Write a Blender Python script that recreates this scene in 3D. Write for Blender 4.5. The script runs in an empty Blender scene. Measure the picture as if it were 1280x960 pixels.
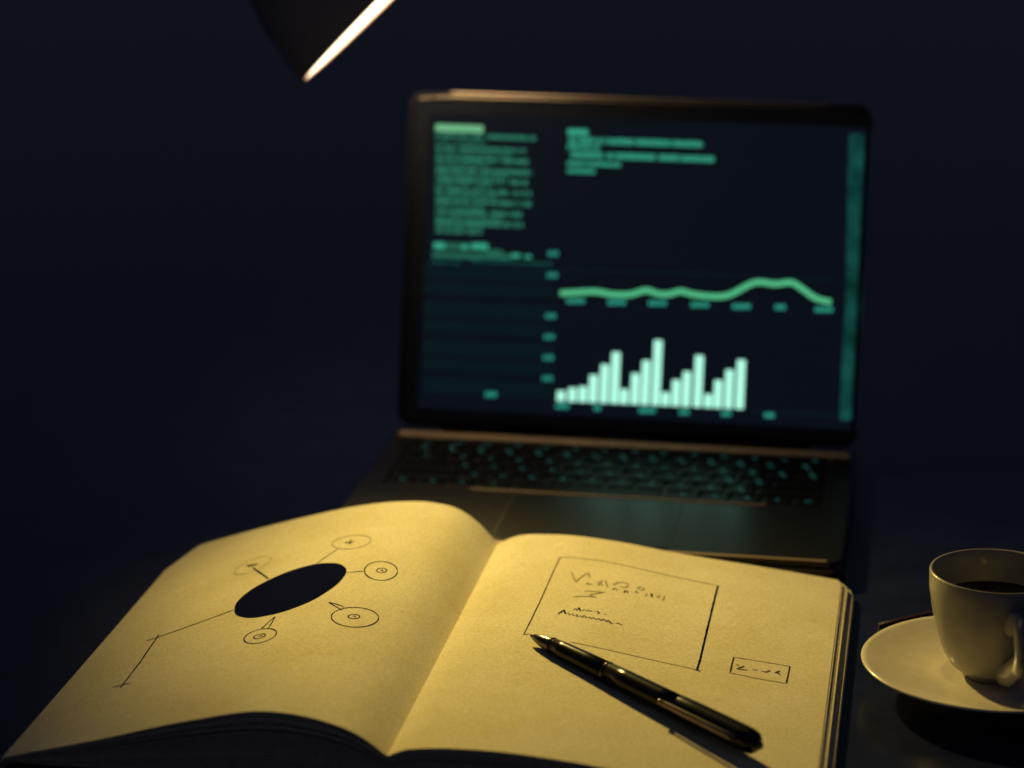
import bpy, bmesh, math, random
from mathutils import Vector, Matrix

random.seed(7)
scn = bpy.context.scene
COL = scn.collection

# ---------------------------------------------------------------- camera
F_PX, CX, CY, CAM_H = 3200.0, 640.0, 480.0, 0.5157      # focal length in photo pixels (1280 wide)
def camera_basis(f, vpx, vpy, rho):
    dy = Vector((vpx - CX, vpy - CY, f)).normalized()
    x0 = Vector((1, 0, 0)); x0 = (x0 - x0.dot(dy) * dy).normalized()
    z0 = x0.cross(dy)
    dx = math.cos(rho) * x0 + math.sin(rho) * z0
    return dx, dy, dx.cross(dy)
BX, BY, BZ = camera_basis(F_PX, 1197.0, -425.0, -0.0035)   # world axes in (right, down, forward)
right = Vector((BX.x, BY.x, BZ.x)); down = Vector((BX.y, BY.y, BZ.y)); fwd = Vector((BX.z, BY.z, BZ.z))
CAM = Vector((0, 0, CAM_H))
cd = bpy.data.cameras.new('camera'); cam = bpy.data.objects.new('camera', cd); COL.objects.link(cam)
m = Matrix((right, -down, -fwd)).transposed().to_4x4(); m.translation = CAM
cam.matrix_world = m
cd.sensor_width = 36.0; cd.lens = 36.0 * F_PX / 1280.0
cd.clip_start = 0.05; cd.clip_end = 50
cd.dof.use_dof = True; cd.dof.focus_distance = 1.335; cd.dof.aperture_fstop = 4.25; cd.dof.aperture_blades = 7
scn.camera = cam

# ---------------------------------------------------------------- world, exposure
w = bpy.data.worlds.new('World'); scn.world = w; w.use_nodes = True
bg = w.node_tree.nodes['Background']
bg.inputs[0].default_value = (0.50, 0.58, 1.0, 1); bg.inputs[1].default_value = 0.0265   # dim bluish night room
vs = scn.view_settings
vs.view_transform = 'Standard'; vs.look = 'None'; vs.exposure = 0; vs.gamma = 1
scn.cycles.use_denoising = True
scn.cycles.max_bounces = 8
scn.cycles.sample_clamp_indirect = 8
BULB_GLOW, BEAM_POWER = 15.0, 19.3

# ---------------------------------------------------------------- helpers
def ray(px, py):
    c = Vector((px - CX, py - CY, F_PX))
    return Vector((BX.dot(c), BY.dot(c), BZ.dot(c)))
def on_z(px, py, z):
    d = ray(px, py); return CAM + d * ((z - CAM.z) / d.z)
def on_y(px, py, y):
    d = ray(px, py); return CAM + d * ((y - CAM.y) / d.y)

def mat(name, color, rough=0.5, metal=0.0, spec=0.5, noise=None, bump=None, coat=0.0):
    """noise=(scale, amount) mottles the base colour; bump=(scale, strength, distance) gives fine relief"""
    M = bpy.data.materials.new(name); M.use_nodes = True
    nt = M.node_tree; b = nt.nodes['Principled BSDF']
    b.inputs['Base Color'].default_value = (*color, 1)
    b.inputs['Roughness'].default_value = rough
    b.inputs['Metallic'].default_value = metal
    b.inputs['Specular IOR Level'].default_value = spec
    b.inputs['Coat Weight'].default_value = coat
    tc = nt.nodes.new('ShaderNodeTexCoord')
    if noise:
        n = nt.nodes.new('ShaderNodeTexNoise'); n.inputs['Scale'].default_value = noise[0]
        n.inputs['Detail'].default_value = 6; n.inputs['Roughness'].default_value = 0.65
        nt.links.new(tc.outputs['Object'], n.inputs['Vector'])
        r = nt.nodes.new('ShaderNodeMapRange')
        r.inputs[1].default_value = 0.36; r.inputs[2].default_value = 0.64
        r.inputs[3].default_value = 1 - noise[1]; r.inputs[4].default_value = 1 + noise[1]
        nt.links.new(n.outputs['Fac'], r.inputs[0])
        mx = nt.nodes.new('ShaderNodeMix'); mx.data_type = 'RGBA'; mx.blend_type = 'MULTIPLY'
        mx.inputs['Factor'].default_value = 1
        mx.inputs['A'].default_value = (*color, 1)
        nt.links.new(r.outputs[0], mx.inputs['B'])
        nt.links.new(mx.outputs['Result'], b.inputs['Base Color'])
    if bump:
        n = nt.nodes.new('ShaderNodeTexNoise'); n.inputs['Scale'].default_value = bump[0]
        n.inputs['Detail'].default_value = 4
        nt.links.new(tc.outputs['Object'], n.inputs['Vector'])
        bp = nt.nodes.new('ShaderNodeBump'); bp.inputs['Strength'].default_value = bump[1]
        bp.inputs['Distance'].default_value = bump[2]
        nt.links.new(n.outputs['Fac'], bp.inputs['Height'])
        nt.links.new(bp.outputs['Normal'], b.inputs['Normal'])
    return M
def emit(name, color, strength, base=(0.002, 0.002, 0.002)):
    M = mat(name, base, 0.3, spec=0.04)
    b = M.node_tree.nodes['Principled BSDF']
    b.inputs['Emission Color'].default_value = (*color, 1)
    b.inputs['Emission Strength'].default_value = strength
    return M

def mesh(name, verts, faces, smooth=False):
    me = bpy.data.meshes.new(name); me.from_pydata([tuple(v) for v in verts], [], faces); me.validate()
    if smooth:
        me.polygons.foreach_set('use_smooth', [True] * len(me.polygons))
    me.update(); return me
def obj(name, me, material=None, parent=None, loc=None):
    o = bpy.data.objects.new(name, me); COL.objects.link(o)
    if material is not None:
        for k in (material if isinstance(material, (list, tuple)) else [material]):
            if len(me.materials) < (len(material) if isinstance(material, (list, tuple)) else 1):
                me.materials.append(k)
    if parent is not None: o.parent = parent
    if loc is not None: o.location = loc
    return o
def thing(name, label, cat, loc=(0, 0, 0), group=None):
    o = bpy.data.objects.new(name, None); COL.objects.link(o); o.location = loc
    o.empty_display_size = 0.02
    o['label'] = label; o['category'] = cat
    if group: o['group'] = group
    return o
def lathe(profile, n=64, axis_m=None, close=False):
    V, Fc = [], []
    k = len(profile)
    for i in range(n):
        a = 2 * math.pi * i / n
        for r, z in profile:
            V.append(Vector((r * math.cos(a), r * math.sin(a), z)))
    for i in range(n):
        j = (i + 1) % n
        for q in range(k - 1 if not close else k):
            p = (q + 1) % k
            Fc.append((i * k + q, j * k + q, j * k + p, i * k + p))
    if axis_m is not None: V = [axis_m @ v for v in V]
    return V, Fc
def weld(me, dist=1e-6):
    bm = bmesh.new(); bm.from_mesh(me)
    bmesh.ops.remove_doubles(bm, verts=bm.verts, dist=dist)
    bmesh.ops.recalc_face_normals(bm, faces=bm.faces)
    bm.to_mesh(me); bm.free(); return me
def rrect(x0, y0, x1, y1, r, n=6):
    P = []
    for cx, cy, a0 in ((x1 - r, y1 - r, 0), (x0 + r, y1 - r, 90), (x0 + r, y0 + r, 180), (x1 - r, y0 + r, 270)):
        for i in range(n + 1):
            a = math.radians(a0 + 90 * i / n); P.append((cx + r * math.cos(a), cy + r * math.sin(a)))
    return P
def loft(rings, cap0=True, cap1=True):
    """rings: list of equal-length closed loops of 3D points"""
    n = len(rings[0]); V = [v for R in rings for v in R]; Fc = []
    for a in range(len(rings) - 1):
        for i in range(n):
            j = (i + 1) % n
            Fc.append((a * n + i, a * n + j, (a + 1) * n + j, (a + 1) * n + i))
    if cap0: Fc.append(tuple(reversed(range(n))))
    if cap1: Fc.append(tuple(range((len(rings) - 1) * n, len(rings) * n)))
    return V, Fc
def slab(x0, y0, x1, y1, z0, z1, r, bev, n=6):
    """rounded plate with rounded-over top and bottom edges"""
    rings = []
    def lp(ins, z): return [(x, y, z) for x, y in rrect(x0 + ins, y0 + ins, x1 - ins, y1 - ins, max(r - ins, 1e-4), n)]
    for t in range(4):
        a = math.radians(90 * t / 3); rings.append(lp(bev * (1 - math.sin(a)), z0 + bev * (1 - math.cos(a))))
    for t in range(4):
        a = math.radians(90 * t / 3); rings.append(lp(bev * (1 - math.cos(a)), z1 - bev * (1 - math.sin(a))))
    return loft(rings)
def frame_plate(outer, inner, z0, z1, r_out, r_in, bev, n=6):
    """plate with a rectangular hole: outer/inner = (x0,y0,x1,y1)"""
    def lp(b, ins, z, r): return [(x, y, z) for x, y in rrect(b[0] + ins, b[1] + ins, b[2] - ins, b[3] - ins, max(r - ins, 2e-4), n)]
    rings = [lp(outer, 0, z0, r_out)]
    for t in range(4):
        a = math.radians(90 * t / 3); rings.append(lp(outer, bev * (1 - math.cos(a)), z1 - bev * (1 - math.sin(a)), r_out))
    rings.append(lp(inner, -0.0004, z1, r_in)); rings.append(lp(inner, 0, z1 - 0.0004, r_in)); rings.append(lp(inner, 0, z0, r_in))
    V, Fc = loft(rings, False, False)
    k = len(rings) * 0; n_ = len(rings[0]); last = (len(rings) - 1) * n_
    for i in range(n_):
        j = (i + 1) % n_; Fc.append((last + i, last + j, j, i))
    return V, Fc
def tube(path, radii, n=12, up=Vector((0, 0, 1))):
    rings = []
    for i, p in enumerate(path):
        p = Vector(p)
        t = (Vector(path[min(i + 1, len(path) - 1)]) - Vector(path[max(i - 1, 0)])).normalized()
        s = t.cross(up)
        if s.length < 1e-4: s = t.cross(Vector((0, 1, 0)))
        s.normalize(); q = s.cross(t).normalized()
        r = radii[i] if isinstance(radii, (list, tuple)) else radii
        ra, rb = r if isinstance(r, tuple) else (r, r)
        rings.append([p + s * (ra * math.cos(2 * math.pi * k / n)) + q * (rb * math.sin(2 * math.pi * k / n)) for k in range(n)])
    return loft(rings)
def align(origin, direction, roll_ref=Vector((0, 0, 1))):
    z = direction.normalized(); x = roll_ref.cross(z).normalized(); y = z.cross(x)
    M = Matrix((x, y, z)).transposed().to_4x4(); M.translation = origin; return M

def stain(M, scale, amount, tint):
    """broad soft blotches on top of a material's base colour"""
    nt = M.node_tree; b = nt.nodes['Principled BSDF']; src = b.inputs['Base Color'].links[0].from_socket
    tc = nt.nodes.new('ShaderNodeTexCoord'); n = nt.nodes.new('ShaderNodeTexNoise')
    n.inputs['Scale'].default_value = scale; n.inputs['Detail'].default_value = 5; n.inputs['Roughness'].default_value = .6
    nt.links.new(tc.outputs['Object'], n.inputs['Vector'])
    r = nt.nodes.new('ShaderNodeMapRange'); r.inputs[1].default_value = .35; r.inputs[2].default_value = .7
    r.inputs[3].default_value = 0; r.inputs[4].default_value = 1; nt.links.new(n.outputs['Fac'], r.inputs[0])
    mx = nt.nodes.new('ShaderNodeMix'); mx.data_type = 'RGBA'; mx.blend_type = 'MULTIPLY'
    nt.links.new(r.outputs[0], mx.inputs['Factor']); nt.links.new(src, mx.inputs['A'])
    mx.inputs['B'].default_value = tuple(c * (1 - amount * 2) for c in tint) + (1,)
    nt.links.new(mx.outputs['Result'], b.inputs['Base Color'])

# ---------------------------------------------------------------- materials
M_TABLE = mat('dark_table', (0.010, 0.014, 0.050), 0.22, spec=0.4, noise=(30, 0.25), bump=(220, 0.15, 0.0006))
M_PAPER = mat('paper', (0.80, 0.75, 0.60), 0.85, spec=0.15, noise=(620, 0.12), bump=(900, 0.35, 0.0003))
stain(M_PAPER, 22, 0.055, (1.0, 0.97, 0.86))
M_PAPEREDGE = mat('paper_sheet', (0.72, 0.66, 0.50), 0.9, spec=0.1, noise=(300, 0.12))
M_COVER = mat('cover_black', (0.012, 0.012, 0.014), 0.6)
M_INK = mat('ink_black', (0.006, 0.008, 0.045), 1.0, spec=0.0, noise=(140, 0.08))
M_INK_THIN = mat('ink_thin', (0.06, 0.05, 0.034), 1.0, spec=0.0)
M_INK_FAINT = mat('ink_faint', (0.36, 0.32, 0.21), 0.8, spec=0.1)
M_ALU = mat('dark_aluminium', (0.10, 0.095, 0.09), 0.34, metal=1.0, noise=(700, 0.06))
M_ALU_EDGE = mat('dark_aluminium_deck', (0.037, 0.034, 0.038), 0.36, metal=0.9, noise=(900, 0.05))
M_LIP_LIT = mat('aluminium_lit', (0.46, 0.35, 0.25), 0.42, metal=0.9)  # lighter than the rest of the lid, to carry lamplight on its top edge
M_LIDBACK = mat('lid_dark', (0.009, 0.009, 0.014), 0.6, metal=0.0, spec=0.04)
M_REAR_LIT = mat('rear_aluminium_lit', (0.58, 0.42, 0.29), 0.45, metal=0.7)  # pale warm tone carries the lamplight on the strip behind the keys
M_BLACK = mat('black_plastic', (0.009, 0.0095, 0.016), 0.6, spec=0.02)
M_TRACK = mat('trackpad_glass', (0.037, 0.034, 0.038), 0.34, metal=0.9)
M_WELL = mat('keyboard_well', (0.006, 0.006, 0.008), 0.5)
M_KEY = mat('key_black', (0.005, 0.005, 0.006), 0.42, spec=0.08, bump=(1500, 0.2, 0.0002))
M_GLYPH = emit('key_backlight', (0.09, 0.62, 0.55), 0.32)
M_GLASS = mat('bezel_glass', (0.012, 0.014, 0.024), 0.06, spec=0.25)
M_RUBBER = mat('rubber', (0.02, 0.02, 0.02), 0.8)
M_CUP_SHADED = mat('ceramic_cream_shaded', (0.31, 0.30, 0.285), 0.30, spec=0.45, coat=0.1, noise=(90, 0.06))  # cream ceramic darkened overall to stand for the cup's shaded side
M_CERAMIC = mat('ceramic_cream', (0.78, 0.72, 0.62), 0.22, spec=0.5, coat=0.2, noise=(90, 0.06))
M_COFFEE = mat('coffee', (0.012, 0.006, 0.003), 0.06)
M_GLINT = mat('coffee_glint', (0.35, 0.25, 0.15), 0.15)  # pale brown stands for highlights on the coffee
M_LACQ = mat('pen_lacquer', (0.006, 0.006, 0.008), 0.22, spec=0.3)
M_CHROME = mat('pen_metal', (0.24, 0.21, 0.17), 0.34, metal=1.0)
M_DARKMETAL = mat('pen_dark_metal', (0.10, 0.095, 0.09), 0.25, metal=1.0)
M_SHADE_OUT = mat('shade_outside', (0.13, 0.15, 0.28), 0.6, spec=0.1)
M_SHADE_IN = emit('shade_inside_glow', (1.0, 0.84, 0.58), 3.4, (0.22, 0.20, 0.17))  # own emission stands in for bulb light on the lining
M_RIM_GLOW = mat('shade_rim', (0.45, 0.22, 0.10), 0.4, metal=1.0)  # orange tone put in for the glow along the shade's edge
M_BULB = emit('bulb_glow', (1.0, 0.80, 0.48), BULB_GLOW)
M_PURPLE_LINE = mat('line_purple', (0.085, 0.022, 0.035), 0.5)

# ---------------------------------------------------------------- setting
V, Fc = slab(-2.6, 0.72, 2.0, 5.2, -0.035, 0.0, 0.01, 0.004)
t = obj('table', mesh('table', V, Fc), M_TABLE); t['kind'] = 'structure'

# ---------------------------------------------------------------- notebook
YN, YF, GX = 1.0835, 1.387, -0.2391
PL_N = [(-0.430, .0045), (-0.4262, .0055), (-0.3815, .0173), (-0.3335, .0312), (-0.2982, .0383), (-0.2712, .0358), (-0.2521, .0292), (GX, .020)]
PL_F = [(-0.430, .0046), (-0.4259, .0060), (-0.379, .0219), (-0.3449, .0324), (-0.3208, .0387), (-0.2969, .0426), (-0.2778, .0432), (-0.2589, .0385), (-0.2471, .0293), (GX, .020)]
PR_N = [(GX, .020), (-0.2306, .0238), (-0.2215, .0252), (-0.1949, .0264), (-0.1572, .0243), (-0.1326, .0215), (-0.0865, .0162), (-0.0390, .0105), (-0.0300, .0094)]
PR_F = [(GX, .020), (-0.2306, .0245), (-0.2071, .0278), (-0.1744, .0264), (-0.1326, .0207), (-0.0865, .0158), (-0.0390, .0101), (-0.0300, .0090)]
def curve(P, x):
    if x <= P[0][0]: return P[0][1]
    if x >= P[-1][0]: return P[-1][1]
    n = len(P)
    def slope(i):
        if i == 0: return (P[1][1] - P[0][1]) / (P[1][0] - P[0][0])
        if i == n - 1: return (P[-1][1] - P[-2][1]) / (P[-1][0] - P[-2][0])
        h0, h1 = P[i][0] - P[i - 1][0], P[i + 1][0] - P[i][0]
        s0, s1 = (P[i][1] - P[i - 1][1]) / h0, (P[i + 1][1] - P[i][1]) / h1
        return (s0 * h1 + s1 * h0) / (h0 + h1)
    for i in range(n - 1):
        if x <= P[i + 1][0]:
            h = P[i + 1][0] - P[i][0]; u = (x - P[i][0]) / h
            return ((2 * u**3 - 3 * u**2 + 1) * P[i][1] + (u**3 - 2 * u**2 + u) * h * slope(i)
                    + (-2 * u**3 + 3 * u**2) * P[i + 1][1] + (u**3 - u**2) * h * slope(i + 1))
def page_z(x, y):
    v = (y - YN) / (YF - YN)
    a, b = (PL_N, PL_F) if x < GX else (PR_N, PR_F)
    return curve(a, x) * (1 - v) + curve(b, x) * v
def on_page(px, py):
    d = ray(px, py); lo, hi = (0.06 - CAM.z) / d.z, (0.0 - CAM.z) / d.z
    prev = lo
    for i in range(1, 121):
        s = lo + (hi - lo) * i / 120; p = CAM + d * s
        if p.z < page_z(p.x, p.y):
            a, b = prev, s
            for _ in range(24):
                mid = (a + b) / 2; p = CAM + d * mid
                if p.z < page_z(p.x, p.y): b = mid
                else: a = mid
            p = CAM + d * b; return Vector((p.x, p.y, page_z(p.x, p.y)))
        prev = s
    return CAM + d * hi

BOOK = Vector((-0.235, 1.235, 0))
book = thing('notebook', 'open cream notebook with an inked mind map and sketched boxes', 'notebook', BOOK)
ZB = 0.0028
def sheet(side, k, N, top=False):
    f1 = (k + 1) / N; f0 = (k + 0.45) / N
    ns = 56 if top else 26
    depth = 1 - f1                                  # 0 at the top sheet, 1 at the bottom
    if side < 0:
        out = -0.4285 - 0.0012 * depth + random.uniform(-.0008, .0008) * (not top)
        ch0, chw = 1.352 + random.uniform(-.004, .003) * (not top), 0.0105 + random.uniform(-.002, .002) * (not top)
    else:
        out = -0.0398 + 0.0085 * depth ** 0.8 + random.uniform(-.0012, .0012) * (not top)
        ch0, chw = 1.3815 - .012 * depth, 0.002
    yn = YN + random.uniform(-.0012, .0012) * (not top); yf = YF + random.uniform(-.0015, .0) * (not top)
    ys = [yn, yn + .1, yn + .2, ch0, ch0 + (yf - ch0) * .45, yf - 0.0015, yf]
    ins = [0, 0, 0, 0, chw * (0.42 if side < 0 else .3), chw * .93, chw * 1.15]
    V, Fc = [], []
    ny = len(ys)
    for layer in (f1, f0):
        for y, i_ in zip(ys, ins):
            xo = out - side * i_
            for q in range(ns + 1):
                u = q / ns
                u = u ** 1.35 if True else u        # finer near the gutter
                x = GX + (xo - GX) * u
                xz = min(max(x, -0.4299), -0.0301)
                zt = page_z(xz, min(max(y, YN), YF))
                V.append((x - BOOK.x, y - BOOK.y, ZB + (zt - ZB) * layer))
    n1 = ns + 1; L = ny * n1
    for j in range(ny - 1):
        for q in range(ns):
            a, b, c, d_ = j * n1 + q, j * n1 + q + 1, (j + 1) * n1 + q + 1, (j + 1) * n1 + q
            Fc.append((a, b, c, d_)); Fc.append((L + a, L + d_, L + c, L + b))
    for q in range(ns):
        for j in (0, ny - 1):
            a, b = j * n1 + q, j * n1 + q + 1; i = len(V)      # own corners, so the page normals stay clean
            V += [V[a], V[L + a], V[L + b], V[b]]; Fc.append((i, i + 1, i + 2, i + 3))
    for j in range(ny - 1):
        a, b = j * n1 + ns, (j + 1) * n1 + ns; i = len(V)
        V += [V[a], V[L + a], V[L + b], V[b]]; Fc.append((i, i + 1, i + 2, i + 3))
    if side < 0: Fc = [tuple(reversed(f_)) for f_ in Fc]
    me = mesh('page', V, Fc)
    n_top = (ny - 1) * ns * 2
    me.polygons.foreach_set('use_smooth', [i < n_top for i in range(len(me.polygons))])
    return me
top_page = {}
for side in (-1, 1):
    N = 20
    for k in range(N):
        o = obj('page', sheet(side, k, N, k == N - 1), M_PAPER if k == N - 1 else M_PAPEREDGE, book)
        if k == N - 1:
            top_page[side] = o
            o['label'] = 'left page with a filled black ellipse and bubbles' if side < 0 else 'right page with a drawn frame and scribbled words'
V, Fc = slab(-0.4255 - BOOK.x, YN + .002 - BOOK.y, -0.0375 - BOOK.x, YF - .004 - BOOK.y, 0.0003, 0.0022, 0.006, 0.0006)
obj('cover', mesh('cover', V, Fc), M_COVER, book)

# ---- ink: thin dried strokes following the paper, given by photo coordinates and laid on the page surface
def ink_ribbon(polys, width, lift=0.00016, wobble=0.0, step=0.0018):
    V, Fc = [], []
    for pts in polys:
        P = [on_page(x, y) for x, y in pts]
        Q = []
        for a, b in zip(P[:-1], P[1:]):
            n = max(1, int((b - a).length / step))
            for i in range(n): Q.append(a.lerp(b, i / n))
        Q.append(P[-1])
        base = len(V)
        for i, p in enumerate(Q):
            t_ = Q[min(i + 1, len(Q) - 1)] - Q[max(i - 1, 0)]; t_.z = 0
            if t_.length < 1e-9: t_ = Vector((1, 0, 0))
            s = Vector((-t_.y, t_.x, 0)).normalized()
            e = 0.55 if i in (0, len(Q) - 1) else 1.0
            hw = width / 2 * e * (1 + random.uniform(-.22, .22))
            c = p + s * random.uniform(-wobble, wobble)
            for sg in (-1, 1):
                q = c + s * (sg * hw)
                if (q.x - GX) * (p.x - GX) < 0: q.x = p.x
                V.append((q.x - BOOK.x, q.y - BOOK.y, page_z(q.x, q.y) + lift))
            if i: a = base + 2 * i; Fc.append((a - 2, a - 1, a + 1, a))
    return V, Fc
def zm(pts, s, ox, oy): return [(ox + x / s, oy + y / s) for x, y in pts]
def oval(cx, cy, rx, ry, tilt=0, n=30, a0=0, a1=360, wob=0.03):
    T = math.radians(tilt); out = []; ph = random.uniform(0, 6)
    for i in range(n + 1):
        a = math.radians(a0 + (a1 - a0) * i / n); k = 1 + wob * math.sin(2 * a + ph)
        x, y = rx * math.cos(a) * k, ry * math.sin(a) * k
        out.append((cx + x * math.cos(T) - y * math.sin(T), cy + x * math.sin(T) + y * math.cos(T)))
    return out
def ink(name, page, polys, width, material, wobble=0.0):
    for group in ([polys] if name == 'ink_bubble' else [[p] for p in polys]):
        V, Fc = ink_ribbon(group, width, wobble=wobble)
        obj(name, mesh(name, V, Fc), material, page)
LP, RP = top_page[-1], top_page[1]
z6 = lambda pts: zm(pts, 4.0, 240, 620)
# filled ellipse: a patch on the page
V, Fc = [], []
NR, NA = 14, 72
for r_ in range(NR + 1):
    for a in range(NA):
        th = 2 * math.pi * a / NA; rr = r_ / NR * (1 + 0.006 * math.sin(5 * th + 1) + .004 * math.sin(11 * th))
        x, y = 299 * math.cos(th) * rr, 90 * math.sin(th) * rr; T = math.radians(-21.2)
        p = on_page(*z6([(490 + x * math.cos(T) - y * math.sin(T), 472 + x * math.sin(T) + y * math.cos(T))])[0])
        V.append((p.x - BOOK.x, p.y - BOOK.y, p.z + 0.0002))
for r_ in range(NR):
    for a in range(NA):
        b = (a + 1) % NA; Fc.append((r_ * NA + a, r_ * NA + b, (r_ + 1) * NA + b, (r_ + 1) * NA + a))
obj('ink_ellipse', weld(mesh('ink_ellipse', V, Fc, True)), M_INK, LP)
ink('ink_bubble', LP, [z6(oval(945, 375, 85, 46)), z6(oval(948, 373, 26, 11)), z6([(938, 373), (948, 370), (955, 376), (946, 377)])], .00062, M_INK)
ink('ink_bubble', LP, [z6(oval(815, 607, 117, 50)), z6(oval(810, 603, 28, 11)), z6([(800, 602), (812, 598), (818, 606), (808, 607)]), z6([(750, 572), (715, 551), (682, 532), (722, 541), (762, 556)])], .00064, M_INK)
ink('ink_bubble', LP, [z6(oval(341, 701, 86, 32, -14)), z6(oval(338, 702, 31, 10, -14)), z6([(326, 704), (340, 698), (352, 702), (336, 706)]), z6([(345, 666), (383, 632), (417, 602), (400, 634), (383, 660)])], .00064, M_INK)
ink('ink_bubble', LP, [z6(oval(303, 348, 98, 28, -22, a0=-20, a1=325))], .00055, M_INK_FAINT)
ink('ink_bubble', LP, [z6(oval(797, 231, 97, 33, -8))], .0006, M_INK_FAINT)
ink('ink_scribble', LP, [z6([(272, 355), (280, 342), (288, 356), (297, 340), (303, 354), (312, 338), (318, 350), (328, 336), (322, 346)]), z6([(275, 350), (326, 343)]),
                         z6([(765, 240), (778, 228), (786, 242), (797, 216), (790, 238), (806, 230)]), z6([(762, 234), (800, 229), (822, 227)])], .0006, M_INK_THIN)
ink('ink_stem', LP, [z6([(770, 385), (800, 381), (862, 376)])], .00065, M_INK)
ink('ink_stem', LP, [z6([(305, 360), (345, 388), (382, 414)])], .0010, M_INK)
ink('ink_stem', LP, [z6([(730, 265), (680, 298), (622, 338)])], .0006, M_INK_THIN)
ink('ink_arrow', LP, [[(292, 762.5), (250, 778), (197, 796.8), (182.5, 801.5)], [(198.8, 793.4), (175, 828), (150, 860.5)], [(140.6, 859.3), (152, 856.8), (163.5, 853.4)]], .00085, M_INK, .00006)
z3 = lambda pts: zm(pts, 4.571, 640, 680)
ink('ink_frame', RP, [z3([(275, 76), (240, 150), (160, 330), (95, 462), (66, 519), (108, 514)])], .00062, M_INK_THIN, .00005)
ink('ink_frame', RP, [z3([(1176, 240), (1150, 345), (1110, 510), (1075, 660), (1056, 722)]), z3([(1038, 716), (1058, 723), (1078, 729)])], .0011, M_INK, .00006)
ink('ink_frame', RP, [z3([(268, 82), (280, 74), (480, 92), (700, 135), (940, 190), (1160, 234), (1192, 246)]), z3([(330, 560), (560, 608), (800, 662), (1040, 716)])], .00062, M_INK_FAINT, .00006)
ink('ink_writing', RP, [z3([(340, 160), (353, 195), (366, 218), (385, 198), (410, 180), (436, 164), (444, 192)]), z3([(486, 214), (520, 238)]), z3([(516, 208), (490, 240)]), z3([(532, 208), (546, 246)]),
                        z3([(578, 236), (600, 222), (632, 218), (660, 226), (664, 240), (640, 250), (618, 240)]), z3([(712, 252), (735, 245), (757, 254), (742, 264), (716, 258)]), z3([(770, 285), (762, 298)]), z3([(824, 296), (834, 308), (842, 292)]), z3([(856, 322), (866, 316), (872, 296)]),
                        z3([(410, 268), (468, 272), (530, 276), (440, 291), (482, 306)]), z3([(348, 302), (420, 299), (482, 304)])], .0010, M_INK_FAINT, .00006)
ink('ink_writing', RP, [z3([(422, 230), (432, 224), (440, 232), (456, 230)]), z3([(574, 262), (588, 254), (600, 264), (604, 258)]), z3([(640, 280), (645, 268), (658, 268), (660, 282)]), z3([(704, 280), (711, 268), (722, 282)]), z3([(788, 288), (802, 283), (796, 300), (808, 304)]),
                        z3([(540, 240), (546, 244)])], .0010, M_INK_THIN)
zig = [(262, 402), (298, 377), (304, 400), (322, 394), (330, 408), (346, 398), (352, 410), (374, 404), (368, 416), (392, 412), (400, 420), (412, 408), (424, 422), (440, 418), (452, 428), (466, 420), (480, 434), (494, 426), (508, 438), (524, 430), (540, 446), (552, 436), (566, 456), (578, 452)]
ink('ink_writing', RP, [z3(zig), z3([(590, 453), (608, 454), (630, 465)]), z3([(350, 378), (364, 368), (371, 382), (386, 364), (390, 386)]), z3([(400, 382), (416, 375)]), z3([(424, 384), (440, 378), (447, 386), (462, 382)]), z3([(474, 388), (488, 384), (500, 395), (484, 398)]), z3([(520, 402), (541, 404)])], .0009, M_INK, .00005)
z8 = lambda pts: zm(pts, 3.69, 880, 700)
ink('ink_box', RP, [z8([(138, 448), (128, 484), (120, 521)]), z8([(396, 490), (388, 532), (379, 570)])], .0008, M_INK_THIN)
ink('ink_box', RP, [z8([(138, 449), (270, 470), (396, 491)]), z8([(120, 521), (250, 548), (379, 570)])], .0005, M_INK_THIN)
ink('ink_writing', RP, [z8([(150, 481), (161, 490)]), z8([(186, 490), (152, 503), (170, 506), (200, 508)]), z8([(224, 507), (246, 508)]), z8([(264, 511), (284, 518), (306, 511)]), z8([(350, 512), (328, 520), (342, 522), (351, 531)])], .0010, M_INK_THIN)

# ---------------------------------------------------------------- laptop
LX0, LX1, LY0, LY1, LZ = -0.3480, -0.0405, 1.4025, 1.6280, 0.0150
LCX = (LX0 + LX1) / 2
LAP = Vector((LCX, 1.515, 0))
laptop = thing('laptop', 'open dark metal laptop showing green text, a line graph and a bar chart', 'laptop', LAP)
def lx(v): return [Vector(p) - LAP for p in v]
base = obj('base', mesh('base', lx(slab(LX0, LY0, LX1, LY1, 0.0022, 0.0118, 0.010, 0.003)[0]), slab(LX0, LY0, LX1, LY1, 0.0022, 0.0118, 0.010, 0.003)[1]), M_ALU, laptop)
KX0, KX1, KY0, KY1 = LX0 + 0.0155, LX1 - 0.0155, 1.5020, 1.6020
V, Fc = frame_plate((LX0, LY0, LX1, LY1), (KX0, KY0, KX1, KY1), 0.0120, LZ, 0.010, 0.003, 0.0011)
obj('deck', mesh('deck', lx(V), Fc), M_ALU_EDGE, base)
TX0, TX1, TY0, TY1 = LCX - 0.0525, LCX + 0.0525, 1.4100, 1.4920
V, Fc = slab(TX0 - .0006, TY0 - .0006, TX1 + .0006, TY1 + .0006, 0.0145, LZ + .0001, 0.003, 0.00008)
obj('trackpad_gap', mesh('trackpad_gap', lx(V), Fc), M_WELL, base)
V, Fc = slab(TX0, TY0, TX1, TY1, 0.0146, LZ + .0004, 0.003, 0.00025)
obj('trackpad', mesh('trackpad', lx(V), Fc), M_TRACK, base)
for sx in (LX0 + .02, LX1 - .02):
    for sy in (LY0 + .02, LY1 - .02):
        V, Fc = lathe([(0, 0), (.006, 0), (.0068, .0006), (.0068, .0024), (0, .0024)], 20)
        obj('rubber_foot', weld(mesh('rubber_foot', [v + Vector((sx, sy, 0)) - LAP for v in V], Fc)), M_RUBBER, base)
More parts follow.
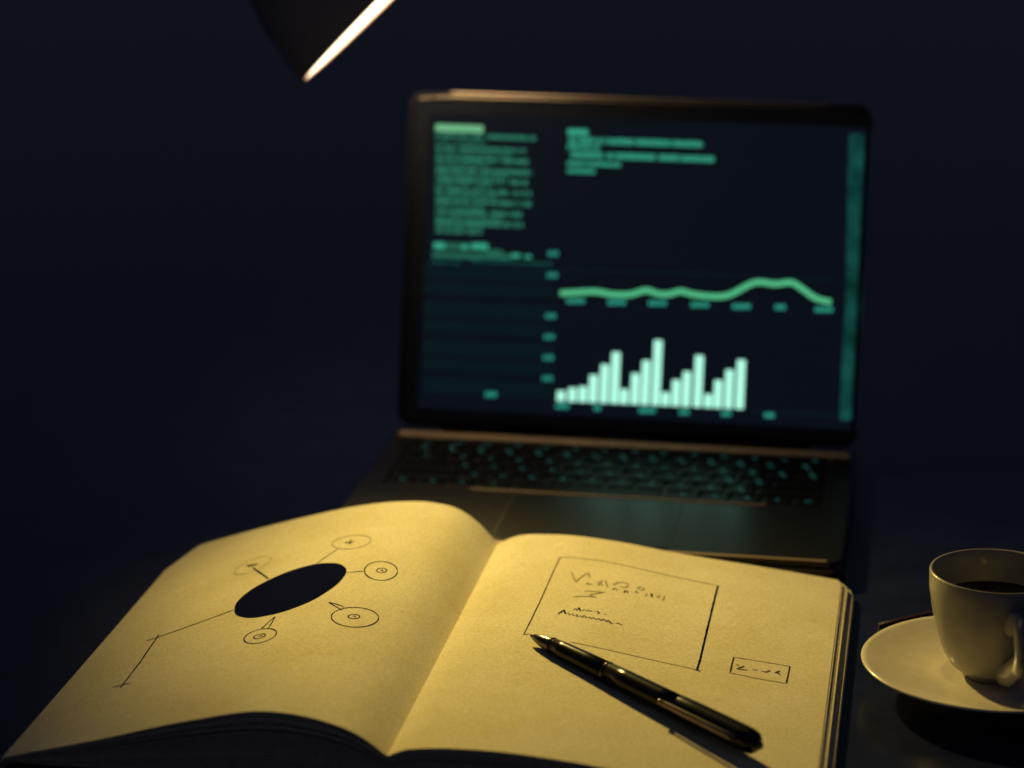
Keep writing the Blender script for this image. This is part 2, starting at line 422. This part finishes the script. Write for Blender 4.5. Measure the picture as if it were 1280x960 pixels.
V, Fc = slab(KX0 + .0002, KY0 + .0002, KX1 - .0002, KY1 - .0002, 0.0119, 0.0126, 0.0028, 0.0002)
keyboard = obj('keyboard', mesh('keyboard', lx(V), Fc), M_WELL, laptop)
key_cache = {}
def key_mesh(wd, dp, seed, double):
    k = (round(wd, 4), round(dp, 4), seed, double)
    if k in key_cache: return key_cache[k]
    rg = random.Random(hash((round(wd * 1e4), seed, double)))
    h = 0.0021
    a = [(sx * wd / 2, sy * dp / 2, 0) for sx, sy in ((-1, -1), (1, -1), (1, 1), (-1, 1))]
    b = [(x * (1 - .0006 / wd), y * (1 - .0006 / dp), h - .0003) for x, y, _ in a]
    c = [(x * (1 - .0022 / wd), y * (1 - .0022 / dp), h) for x, y, _ in a]
    V, Fc = loft([a, b, c])
    nf = len(Fc)
    spots = [(0.0, 0.0012)] if not double else [(-.001, .0030), (.0006, -.0022)]
    if wd > .03: spots = []
    for sx, sy in spots:                             # small engraved legend strokes lit from below
        for q in range(3):
            x0, y0 = sx + rg.uniform(-.0014, .0010), sy + rg.uniform(-.0014, .0012)
            wq, hq = (rg.uniform(.0012, .0022), .0006) if rg.random() < .5 else (.0006, rg.uniform(.0014, .0024))
            i = len(V); V += [(x0, y0, h + .00006 + .00001 * q), (x0 + wq, y0, h + .00006 + .00001 * q), (x0 + wq, y0 + hq, h + .00006 + .00001 * q), (x0, y0 + hq, h + .00006 + .00001 * q)]
            Fc.append((i, i + 1, i + 2, i + 3))
    me = mesh('key', V, Fc); me.materials.append(M_KEY); me.materials.append(M_GLYPH)
    for i, p in enumerate(me.polygons): p.material_index = 1 if i >= nf else 0
    key_cache[k] = me
    return me
KW = KX1 - KX0 - 0.002; U = KW / 14.5; gap = 0.0024
rows = [([14.5 / 14] * 14, .58), ([1] * 13 + [1.5], 1), ([1.5] + [1] * 13, 1), ([1.75] + [1] * 11 + [1.75], 1), ([2.25] + [1] * 10 + [2.25], 1),
        ([1, 1, 1, 1.25, 5, 1.25, 1, 1, 1, 1], 1)]
y = KY1 - 0.001; total = sum(r for _, r in rows); RH = (KY1 - KY0 - .002) / total
for ri, (ws, rh) in enumerate(rows):
    x = KX0 + 0.001; dp = RH * rh; 
    for ki, wu in enumerate(ws):
        wd = wu * U
        o = obj('key', key_mesh(wd - gap, dp - gap, (ki * 7 + ri * 3) % 6, ri == 1 or ki > 9 and ri in (2, 3, 4)), None, keyboard)
        o.location = Vector((x + wd / 2, y - dp / 2, 0.01262)) - LAP
        x += wd
    y -= dp
# lid: local axes u (right), v (up along the lid), w (towards the viewer)
LEAN = math.radians(14.0); HY, HZ = 1.6140, 0.0150
LIDL = 0.2285
LM = Matrix(((1, 0, 0), (0, math.sin(LEAN), -math.cos(LEAN)), (0, math.cos(LEAN), math.sin(LEAN)))).to_4x4()
LID_O = Vector((LCX, HY, HZ)); LM.translation = LID_O
def lid_uv(px, py, wofs=0.0):
    nrm = Vector((0, -math.cos(LEAN), math.sin(LEAN))); d = ray(px, py)
    s = ((LID_O + nrm * wofs) - CAM).dot(nrm) / d.dot(nrm); p = CAM + d * s - LID_O
    return p.x, p.dot(Vector((0, math.sin(LEAN), math.cos(LEAN))))
LW2 = (LX1 - LX0) / 2
V, Fc = slab(-LW2, 0.0045, LW2, LIDL, -0.0058, -0.0009, 0.010, 0.0016)
lid = obj('lid', mesh('lid', V, Fc), M_LIDBACK, laptop)
lid.matrix_local = Matrix.Translation(-LAP) @ LM
V, Fc = frame_plate((-LW2, 0.0045, LW2, LIDL), (-LW2 + .0042, 0.0075, LW2 - .0042, LIDL - .0042), -0.0030, 0.0006, 0.010, 0.006, 0.0030)
obj('lid_frame', mesh('lid_frame', V, Fc), M_BLACK, lid)
# lid's top edge, chamfered; pale metal and tapered ends stand for lamplight on it
rings = []
for i in range(25):
    s = i / 24; u = -LW2 + .006 + (2 * LW2 - .012) * s
    k = min(1.0, min(s, 1 - s) * 14 + .12); c = LIDL - .0028 - .0026 * (1 - k)
    rings.append([(u, c - .0004 * k, .0008), (u, c + .0030 * k, -.0012), (u, c + .0030 * k, -.0030), (u, c - .0004 * k, -.0030)])
V, Fc = loft(rings)
obj('top_lip_lit', weld(mesh('top_lip_lit', V, Fc)), M_LIP_LIT, lid)
V, Fc = slab(-LW2 + .0044, 0.0077, LW2 - .0044, LIDL - .0044, -0.0012, -0.0002, 0.006, 0.0002)
obj('bezel', mesh('bezel', V, Fc), M_GLASS, lid)
M_SCR = emit('screen_off_pixels', (0.34, 0.54, 1.0), 0.0085, (0.003, 0.004, 0.006))
M_PANEL = emit('screen_panel', (0.20, 0.70, 0.90), 0.0125)
M_TXT = emit('screen_text', (0.040, 0.30, 0.19), 0.72)
M_TXTB = emit('screen_heading', (0.19, 0.56, 0.28), 0.85)
M_TXT2 = emit('screen_text_bright', (0.05, 0.50, 0.33), 0.70)
M_LBL = emit('screen_labels', (0.04, 0.50, 0.36), 0.72)
M_LINE = emit('screen_curve', (0.085, 0.50, 0.24), 1.0)
M_BAR = emit('screen_bars', (0.43, 0.95, 0.75), 1.10)
M_STRIP = emit('screen_strip', (0.02, 0.22, 0.18), 0.42)
def quads(name, rects, material, lift):
    V, Fc = [], []
    for u0, v0, u1, v1 in rects:
        i = len(V); V += [(u0, v0, lift), (u1, v0, lift), (u1, v1, lift), (u0, v1, lift)]; Fc.append((i, i + 1, i + 2, i + 3))
    return obj(name, mesh(name, V, Fc), material, lid)
def px_rect(x0, y0, x1, y1):
    """pixel rect on the tilted lid -> u0,v0,u1,v1; centre line keeps the lid's own horizontal"""
    cx, cy = (x0 + x1) / 2, (y0 + y1) / 2
    uc, vc = lid_uv(cx, cy); ua, _ = lid_uv(x0, cy); ub, _ = lid_uv(x1, cy)
    _, va = lid_uv(cx, y1); _, vb = lid_uv(cx, y0)
    return ua, va, ub, vb
sc_u0, _ = lid_uv(530, 330); sc_u1, _ = lid_uv(1083, 330); _, sc_v1 = lid_uv(800, 150); _, sc_v0 = lid_uv(800, 524)
quads('display', [(sc_u0, sc_v0, sc_u1, sc_v1)], M_SCR, -0.0001)
rs = random.Random(3)
def text_row(x0, x1, yc, h, y_ref_x=None, fill=.9):
    """one line of tiny glyph blocks; yc is the pixel height at x0"""
    u0, vc = lid_uv(x0, yc); u1, _ = lid_uv(x1, yc)
    _, vt = lid_uv(x0, yc - h / 2); _, vb = lid_uv(x0, yc + h / 2)
    out = []; u = u0
    while u < u1:
        wd = rs.uniform(.0006, .0011)
        if rs.random() < fill:
            k = rs.uniform(.82, 1.0)
            out.append((u, vb, min(u + wd, u1), vb + (vt - vb) * k))
        u += wd + .00028
    return out
rects = []; fill_rows = []
for yc, xe, h in ((168.5, 670, 8), (184.5, 657, 8), (198, 661, 9), (211.5, 665, 9), (224, 660, 9), (237.5, 664, 9), (250.5, 664, 9), (264, 652, 9), (277, 654, 9), (288.5, 602, 7)):
    rects += text_row(545, xe, yc, h - 2.2, fill=.86)
for yc, xe in ((176.5, 607), (191.5, 640), (205, 612), (218, 634), (231, 612), (244, 622), (257.5, 605), (271, 628), (283, 604)):
    fill_rows += text_row(545, xe, yc, 5, fill=.9)
quads('text_block', rects, M_TXT, 0.00004)['kind'] = 'stuff'
quads('text_block', fill_rows, emit('screen_text_small', (0.036, 0.27, 0.175), 0.5), 0.00003)['kind'] = 'stuff'
quads('text_heading', [px_rect(544.5, 156, 604, 165)], M_TXTB, 0.00006)
rects = text_row(709, 880, 174.5, 8) + text_row(709, 893, 192.5, 8) + text_row(709, 750, 183, 6) + text_row(709, 776, 203.5, 6) + text_row(709, 744, 213, 6)
quads('text_block', rects, M_TXT2, 0.00004)['kind'] = 'stuff'
quads('text_heading', [px_rect(709.5, 161.5, 735, 169)], M_TXT2, 0.00006)
quads('overview_graph', [px_rect(*r) for r in ((542, 303, 556, 311), (577, 306, 584, 312), (590, 304, 610, 312), (640, 317, 650, 322), (656, 319, 664, 323))], M_TXT2, 0.00005)
quads('overview_graph', [px_rect(*r) for r in ((540, 316, 600, 323), (600, 317, 640, 324), (556, 304, 590, 312), (610, 312, 628, 320))], emit('screen_text_dim', (0.04, 0.30, 0.2), .4), 0.00003)
quads('overview_graph', [px_rect(*r) for r in ((540, 326, 575, 330), (590, 326, 690, 330))], M_STRIP, 0.00004)
quads('side_panel', [px_rect(529, 331 + i * 24, 692, 331 + i * 24 + (15 if i % 2 else 19)) for i in range(7)], M_PANEL, 0.00002)
lbl = [(692, 317), (691, 344), (689, 395), (687, 421), (686, 447), (685, 473)]
def axis_label(x_, y_, hw, seg, pitch):
    rects = []; q = -hw
    while q < hw - 1: rects.append(px_rect(x_ + q, y_ - 3, x_ + q + seg, y_ + 3)); q += pitch
    quads('axis_label', rects, M_LBL, 0.00005)['kind'] = 'stuff'
for x_, y_ in lbl: axis_label(x_, y_, 6.5, 2.6, 4.6)
axis_label(615, 493, 8, 3.4, 5)
for x_, y_, hw in ((719.5, 376, 11), (771, 378, 11), (822, 379, 11), (875, 381, 11), (927, 383, 11), (975, 384, 6), (1029, 387, 10)):
    axis_label(x_, y_, hw, 3.2, 4.6)
for x_, y_, hw in ((702, 507.5, 7), (747, 510, 4), (808, 513, 9), (855.5, 515, 6), (907, 517, 5), (961, 519, 5)):
    axis_label(x_, y_, hw, 3.0, 4.2)
quads('grid_line', [px_rect(700, 342 + i * 3, 1040, 343.2 + i * 3) for i in range(1)] + [px_rect(940, 516, 1050, 517.5)], emit('screen_grid', (0.10, 0.6, 0.6), .028), 0.00002)
cv = [(700, 366.6), (722.6, 365.3), (745.6, 364.6), (765, 368), (785, 368.3), (796, 366), (808, 362.8), (824, 367.6), (837.5, 367.4), (850.6, 364), (867, 368), (890, 370.5), (906, 370), (919.5, 365), (936, 356), (949, 352.5), (969, 355), (988, 353), (1000, 359), (1015, 370), (1026, 375), (1039, 377.5)]
U_ = [lid_uv(*p) for p in cv]
C_ = []
for i in range(len(U_) - 1):
    p0, p1, p2, p3 = U_[max(i - 1, 0)], U_[i], U_[i + 1], U_[min(i + 2, len(U_) - 1)]
    for q in range(5):
        s = q / 5
        C_.append(tuple(0.5 * (2 * p1[a] + (p2[a] - p0[a]) * s + (2 * p0[a] - 5 * p1[a] + 4 * p2[a] - p3[a]) * s * s + (3 * p1[a] - p0[a] - 3 * p2[a] + p3[a]) * s**3) for a in (0, 1)))
C_.append(U_[-1])
V, Fc = [], []
for i, (u, v) in enumerate(C_):
    a, b = C_[max(i - 1, 0)], C_[min(i + 1, len(C_) - 1)]
    t2 = Vector((b[0] - a[0], b[1] - a[1])).normalized(); hw = 0.0018
    V += [(u - t2.y * hw, v + t2.x * hw, .00007), (u + t2.y * hw, v - t2.x * hw, .00007)]
    if i: k = 2 * i; Fc.append((k - 2, k - 1, k + 1, k))
obj('line_graph', mesh('line_graph', V, Fc), M_LINE, lid)
bars = [(65, 568), (108, 556), (148, 551), (188, 507), (230, 467), (271, 420), (305, 561), (347, 501), (387, 452), (430, 374), (463, 573), (503, 526), (543, 494), (588, 432), (625, 580), (663, 527), (705, 487), (748, 449)]
for bx, bt in bars:
    xp = 680 + bx / 3.048; yt = 300 + bt / 3.048 + 2.5; yb = 300 + (618 + (bx - 65) * .044) / 3.048 - 1.5
    quads('chart_bar', [px_rect(xp - 5.2, yt, xp + 5.2, yb)], M_BAR, 0.00006)
V, Fc = [], []
ed = [(1062, 1082, 167), (1061, 1081, 178), (1059, 1080, 270), (1057, 1077, 385), (1056, 1076, 392), (1052, 1072, 470), (1050, 1069, 525)]
for xa, xb, yy in ed:
    for q in range(6):
        u, v = lid_uv(xa + (xb - xa) * q / 5, yy); V.append((u, v, .00004))
for j in range(len(ed) - 1):
    for q in range(5): a = j * 6 + q; Fc.append((a, a + 1, a + 7, a + 6))
obj('side_strip', mesh('side_strip', V, Fc), M_STRIP, lid)
nt = M_STRIP.node_tree; n = nt.nodes.new('ShaderNodeTexNoise'); n.inputs['Scale'].default_value = 60
tc = nt.nodes.new('ShaderNodeTexCoord'); nt.links.new(tc.outputs['Object'], n.inputs['Vector'])
mr = nt.nodes.new('ShaderNodeMapRange'); mr.inputs[1].default_value = .3; mr.inputs[2].default_value = .7; mr.inputs[3].default_value = .10; mr.inputs[4].default_value = .34
nt.links.new(n.outputs['Fac'], mr.inputs[0]); nt.links.new(mr.outputs[0], nt.nodes['Principled BSDF'].inputs['Emission Strength'])
# hinge barrel
V, Fc = tube([(LX0 + .03, HY + .006, .0158), (LX1 - .03, HY + .006, .0158)], .0034, 16)
obj('hinge', mesh('hinge', lx(V), Fc, True), M_WELL, laptop)
V, Fc = slab(LX0 + .004, KY1 + .0015, LX1 - .004, HY - .0012, LZ + .0001, LZ + .0016, .0008, .0006)
obj('rear_strip_lit', mesh('rear_strip_lit', lx(V), Fc), M_REAR_LIT, laptop)  # added strip, paler than the deck, painting the lamplight behind the keyboard
V, Fc = slab(LX0 + .010, LY0 + .0004, LX1 - .0085, LY0 + .0036, LZ - .0004, LZ + .0004, .0012, .0003)
obj('front_edge_lit', mesh('front_edge_lit', lx(V), Fc), mat('front_aluminium_lit', (0.40, 0.29, 0.20), 0.45, metal=0.7), laptop)  # added pale strip whose colour stands for lamplight on the front bevel
V, Fc = slab(LX0 + .072, KY0 - .0030, LX1 - .050, KY0 - .0012, LZ + .0001, LZ + .0006, .0004, .0003)
obj('well_edge_lit', mesh('well_edge_lit', lx(V), Fc), mat('well_aluminium_lit', (.42, .31, .23), .45, metal=.7), laptop)  # painted highlight: pale strip only along the lit stretch of the well's edge

# ---------------------------------------------------------------- cup and saucer
SC = Vector((0.0425, 1.2580, 0)); SR = 0.0672
saucer = None
prof = [(0, .0070), (.018, .0070), (.0195, 0.0), (.0225, 0.0), (.0240, .0065), (.034, .0085), (.048, .0110), (.060, .0145), (SR - .0012, .0168), (SR, .0178), (SR - .0008, .0186),
        (SR - .003, .0181), (.058, .0158), (.047, .0130), (.036, .0113), (.0285, .0110), (.0262, .0116), (.0245, .0112), (.010, .0108), (0, .0108)]
V, Fc = lathe(prof, 96)
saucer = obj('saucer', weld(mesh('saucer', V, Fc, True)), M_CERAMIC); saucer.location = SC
saucer['label'] = 'round cream saucer under the coffee cup, right of the notebook'; saucer['category'] = 'saucer'
rimp = on_y(1161, 708, SC.y); RIM_R = SC.x - rimp.x; RIM_Z = rimp.z
cup = thing('coffee_cup', 'cream ceramic coffee cup on the saucer, cut off by the picture edge', 'cup', SC + Vector((0, 0, .0113)))
ch = RIM_Z - .0113
sil = [(1160.5, 708), (1161.5, 731), (1166, 764), (1175, 799), (1187, 824), (1200, 842)]
pr = []
for x_, y_ in sil:
    p = on_y(x_, y_, SC.y); pr.append((SC.x - p.x, p.z - .0113))
print('cup rim', RIM_R, RIM_Z, pr)
foot_r = 0.0150
outer = [(0, .0022), (foot_r - .0035, .0022), (foot_r - .003, 0.0), (foot_r, 0.0), (foot_r + .0006, .0022)]
low = sorted([q for q in pr if q[1] > .004], key=lambda q: q[1])
outer += low[:-1] + [(RIM_R - .0003, ch - .0010), (RIM_R - .0006, ch - .0002), (RIM_R - .0013, ch), (RIM_R - .0022, ch - .0004), (RIM_R - .0026, ch - .0014)]
inner = [(r - .0029, z) for r, z in reversed(low[:-1])] + [(foot_r - .001, .0062), (0, .0050)]
def smooth_prof(P, n=4):
    out = []
    for i in range(len(P) - 1):
        p0, p1, p2, p3 = P[max(i - 1, 0)], P[i], P[i + 1], P[min(i + 2, len(P) - 1)]
        for q in range(n):
            s = q / n
            out.append(tuple(0.5 * (2 * p1[a] + (p2[a] - p0[a]) * s + (2 * p0[a] - 5 * p1[a] + 4 * p2[a] - p3[a]) * s * s + (3 * p1[a] - p0[a] - 3 * p2[a] + p3[a]) * s**3) for a in (0, 1)))
    return out + [P[-1]]
full = outer[:4] + smooth_prof(outer[4:-5]) + outer[-5:] + smooth_prof(inner)
V, Fc = lathe([(max(r, 0), z) for r, z in full], 96)
obj('body', weld(mesh('body', V, Fc, True)), M_CUP_SHADED, cup)
lev = ch - .017
rl = next((inner[i][0] + (inner[i + 1][0] - inner[i][0]) * ((inner[i][1] - lev) / (inner[i][1] - inner[i + 1][1])) for i in range(len(inner) - 1) if inner[i][1] >= lev >= inner[i + 1][1]), inner[0][0])
V, Fc = lathe([(0, lev), (rl * .5, lev), (rl - .001, lev), (rl + .0012, lev + .0005)], 64)
coffee = obj('coffee', weld(mesh('coffee', V, Fc, True)), M_COFFEE, cup)
for bx_, by_, br in ((-.0062, -.0145, .0011), (-.0044, -.0170, .0014), (-.0025, -.0158, .0008)):
    V, Fc = lathe([(0, br * .9), (br * .6, br * .7), (br * .95, br * .2), (br, 0)], 16)
    obj('glint', weld(mesh('glint', [v + Vector((bx_, by_, lev + .0001)) for v in V], Fc, True)), M_GLINT, coffee)  # tiny pale domes added as painted highlights on the coffee
ha = math.radians(-90 + 14); hd = Vector((math.cos(ha), math.sin(ha), 0))
def rad_at(z):
    for a, b in zip(low[:-1], low[1:]):
        if a[1] <= z <= b[1]: return a[0] + (b[0] - a[0]) * (z - a[1]) / (b[1] - a[1])
    return low[0][0]
zt, zb_ = ch * .70, ch * .13
path = []
K = [(rad_at(zt) - .002, zt - .001), (rad_at(zt) + .007, zt + .0030), (rad_at(zt) + .0150, zt + .0022), (rad_at(zt) + .0195, zt - .005), (rad_at(zt) + .0185, zt - .014), (rad_at(zb_) + .0195, zb_ + .012), (rad_at(zb_) + .0085, zb_ + .0045), (rad_at(zb_) - .002, zb_ + .001)]
for r, z in smooth_prof(K, 5): path.append(hd * r + Vector((0, 0, z)))
nP = len(path)
V, Fc = tube(path, [(.0060 + .0004 * (abs(i / (nP - 1) - .5) * 2) ** 3, .0038 + .0003 * (abs(i / (nP - 1) - .5) * 2) ** 3) for i in range(nP)], 16, up=hd.cross(Vector((0, 0, 1))))
obj('handle', mesh('handle', V, Fc, True), M_CUP_SHADED, cup)

# ---------------------------------------------------------------- pen
PA = on_z(663.5, 797.5, .0262 + .0036); PB = on_z(946, 938, .0140 + .0056)
axis = PB - PA
# keep the barrel on the paper: contact where the page rises highest towards it
clear = min((PA.lerp(PB, s).z - page_z(PA.lerp(PB, s).x, PA.lerp(PB, s).y)) for s in [i / 40 for i in range(14, 41)])
print('pen axis clearance', clear)
lift = max(0.0, .0054 - clear); PA.z += lift * .55; PB.z += lift * 1.2
axis = PB - PA; PLEN = axis.length
pen = thing('ballpoint_pen', 'glossy black ballpoint pen with metal clip lying on the right page', 'pen', PA)
PM = align(Vector((0, 0, 0)), axis)
PT = 1.28                                                 # barrel thickness
def pl(name, prof, material, par=pen, n=32):
    V, Fc = lathe([(r * PT, z * PLEN) for r, z in prof], n, PM)
    return obj(name, weld(mesh(name, V, Fc, True)), material, par)
pl('tip', [(0, 0), (.0006, .001), (.0008, .012), (.0013, .016), (.0024, .052), (.0031, .092), (.0031, .098), (0, .098)], M_DARKMETAL)
pl('tip_ring', [(0, .0985), (.0034, .0985), (.0035, .101), (.0034, .104), (0, .104)], M_DARKMETAL)
pl('grip', [(0, .1045), (.0033, .1045), (.0038, .16), (.0041, .26), (.0042, .352), (.0040, .354), (0, .354)], M_LACQ)
pl('middle_ring', [(0, .3545), (.0043, .3545), (.0044, .358), (.0043, .364), (0, .364)], M_DARKMETAL)
pl('barrel', [(0, .3645), (.0042, .3645), (.0044, .45), (.0045, .6), (.0045, .676), (0, .676)], M_LACQ)
cap = pl('cap', [(0, .6765), (.0046, .6765), (.0047, .68), (.0049, .76), (.0050, .93), (.0049, .965), (.0045, .985), (.0036, .995), (0, .996)], M_LACQ)
pl('button', [(0, .9962), (.0016, .9962), (.0016, 1.012), (.0012, 1.018), (0, 1.019)], M_DARKMETAL)
# clip: on the side that faces the viewer, low on the cap
ad = axis.normalized(); sd = Vector((ad.y, -ad.x, 0)).normalized()
if sd.y > 0: sd = -sd
cdn = (sd * .93 + Vector((0, 0, .30))).normalized()
cp = []
for s, h in ((.945, .0042), (.945, .0068), (.93, .0076), (.85, .0076), (.75, .0072), (.66, .0066), (.640, .0062), (.632, .0072)):
    cp.append(ad * (s * PLEN) + cdn * (h + .0012))
V, Fc = tube(cp, [(.0017, .0006)] * 5 + [(.0015, .0006), (.0014, .0007), (.0013, .0006)], 10, up=cdn)
obj('clip', mesh('clip', V, Fc, True), M_CHROME, pen)
V, Fc = lathe([(0, -.0011), (.0008, -.0008), (.0011, 0), (.0008, .0008), (0, .0011)], 14)
obj('clip_ball', weld(mesh('clip_ball', [v + ad * (.636 * PLEN) + cdn * .0070 for v in V], Fc, True)), M_CHROME, pen)

# ---------------------------------------------------------------- thin purplish line behind the saucer, kind unknown
ca, cb = on_z(1099, 782, .0012), on_z(1166, 766, .0012)
pts = [ca, ca.lerp(cb, .35) + Vector((0, .0005, 0)), ca.lerp(cb, .7) + Vector((0, .0002, 0)), cb, cb + (cb - ca) * .8, cb + (cb - ca) * 1.9 + Vector((.01, .006, 0)), cb + (cb - ca) * 3.4 + Vector((.04, .004, 0))]
V, Fc = tube([p - ca for p in pts], .0011, 10)
purple_line = obj('purple_line', mesh('purple_line', V, Fc, True), M_PURPLE_LINE); purple_line.location = ca
purple_line['label'] = 'thin dark purplish line lying on the table behind the saucer'; purple_line['category'] = 'purple_line'

# ---------------------------------------------------------------- desk lamp
LAMP_Y = 1.655
def cam_dir(x, y, z): v = Vector((x, y, z)); return Vector((BX.dot(v), BY.dot(v), BZ.dot(v)))
ORAD = 0.095
OPEN = on_y(506, -27, LAMP_Y)
LN = cam_dir(.700, .700, .1025).normalized()                # the way the shade opens
LBASE = Vector((-0.92, 1.66, 0))
lamp = thing('desk_lamp', 'dark desk lamp with a glowing shade tilted over the notebook', 'lamp', LBASE)
AM = align(OPEN - LBASE, -LN)                               # +z runs back into the shade
shade_p = [(ORAD, 0), (ORAD, .004), (ORAD * .985, .020), (ORAD * .93, .045), (ORAD * .80, .075), (ORAD * .58, .100), (ORAD * .34, .114), (.014, .120)]
th = .0012
V, Fc = lathe(smooth_prof(shade_p, 3), 96, AM)
shade = obj('shade', weld(mesh('shade', V, Fc, True)), M_SHADE_OUT, lamp)
V, Fc = lathe([(max(r - th, .004), z if z < .09 else z - th) for r, z in smooth_prof(shade_p, 3)], 96, AM)
obj('shade_lining', weld(mesh('shade_lining', V, Fc, True)), M_SHADE_IN, shade)
V, Fc = lathe([(ORAD - th / 2 + .0009 * math.cos(a), .0009 * math.sin(a)) for a in [2 * math.pi * i / 10 for i in range(10)]], 96, AM, close=True)
obj('shade_rim', weld(mesh('shade_rim', V, Fc, True)), M_RIM_GLOW, shade)
BR, BD = .0125, .034
V, Fc = lathe([(BR * math.sin(math.pi * i / 12), BD + .016 - BR * math.cos(math.pi * i / 12)) for i in range(13)], 32, AM)
obj('bulb', weld(mesh('bulb', V, Fc, True)), M_BULB, lamp)
V, Fc = lathe([(0, .061), (.009, .061), (.012, .068), (.013, .130), (.008, .138), (0, .138)], 32, AM)
obj('socket', weld(mesh('socket', V, Fc, True)), M_SHADE_OUT, lamp)
# the reflector bulb throws its beam forward over the desk (asymmetric task light)
ld = bpy.data.lights.new('lamp_beam', 'SPOT'); beam = bpy.data.objects.new('lamp_beam', ld); COL.objects.link(beam)
ld.energy = BEAM_POWER; ld.color = (1.0, 0.705, 0.158); ld.shadow_soft_size = .0125
ld.spot_size = 2.12; ld.spot_blend = 1.0; ld.use_soft_falloff = False
bp = AM @ Vector((0, 0, BD)); aim = Vector((0.40, -0.90, -0.09)).normalized()
beam.parent = lamp; beam.location = bp; beam.rotation_euler = aim.to_track_quat('-Z', 'Y').to_euler()
o0 = AM @ Vector((0, 0, .136)); bdir = -LN
ctrl = [o0, o0 + bdir * .05, o0 + bdir * .10 + Vector((-.02, .01, .01)), Vector((-.05, -.02, .45)) * 1.0, Vector((-.01, 0, .36)), Vector((0, 0, .2)), Vector((0, 0, .012))]
pth = []
for i in range(len(ctrl) - 1):
    p0, p1, p2, p3 = ctrl[max(i - 1, 0)], ctrl[i], ctrl[i + 1], ctrl[min(i + 2, len(ctrl) - 1)]
    for q in range(8):
        s = q / 8; pth.append(0.5 * (2 * p1 + (p2 - p0) * s + (2 * p0 - 5 * p1 + 4 * p2 - p3) * s * s + (3 * p1 - p0 - 3 * p2 + p3) * s**3))
pth.append(ctrl[-1])
V, Fc = tube(pth, .005, 14, up=Vector((0, 1, 0)))
obj('neck', mesh('neck', V, Fc, True), M_SHADE_OUT, lamp)
V, Fc = lathe([(0, .0), (.068, .0), (.070, .003), (.068, .010), (.03, .014), (.010, .018), (0, .018)], 64)
obj('lamp_base', weld(mesh('lamp_base', V, Fc, True)), M_SHADE_OUT, lamp)
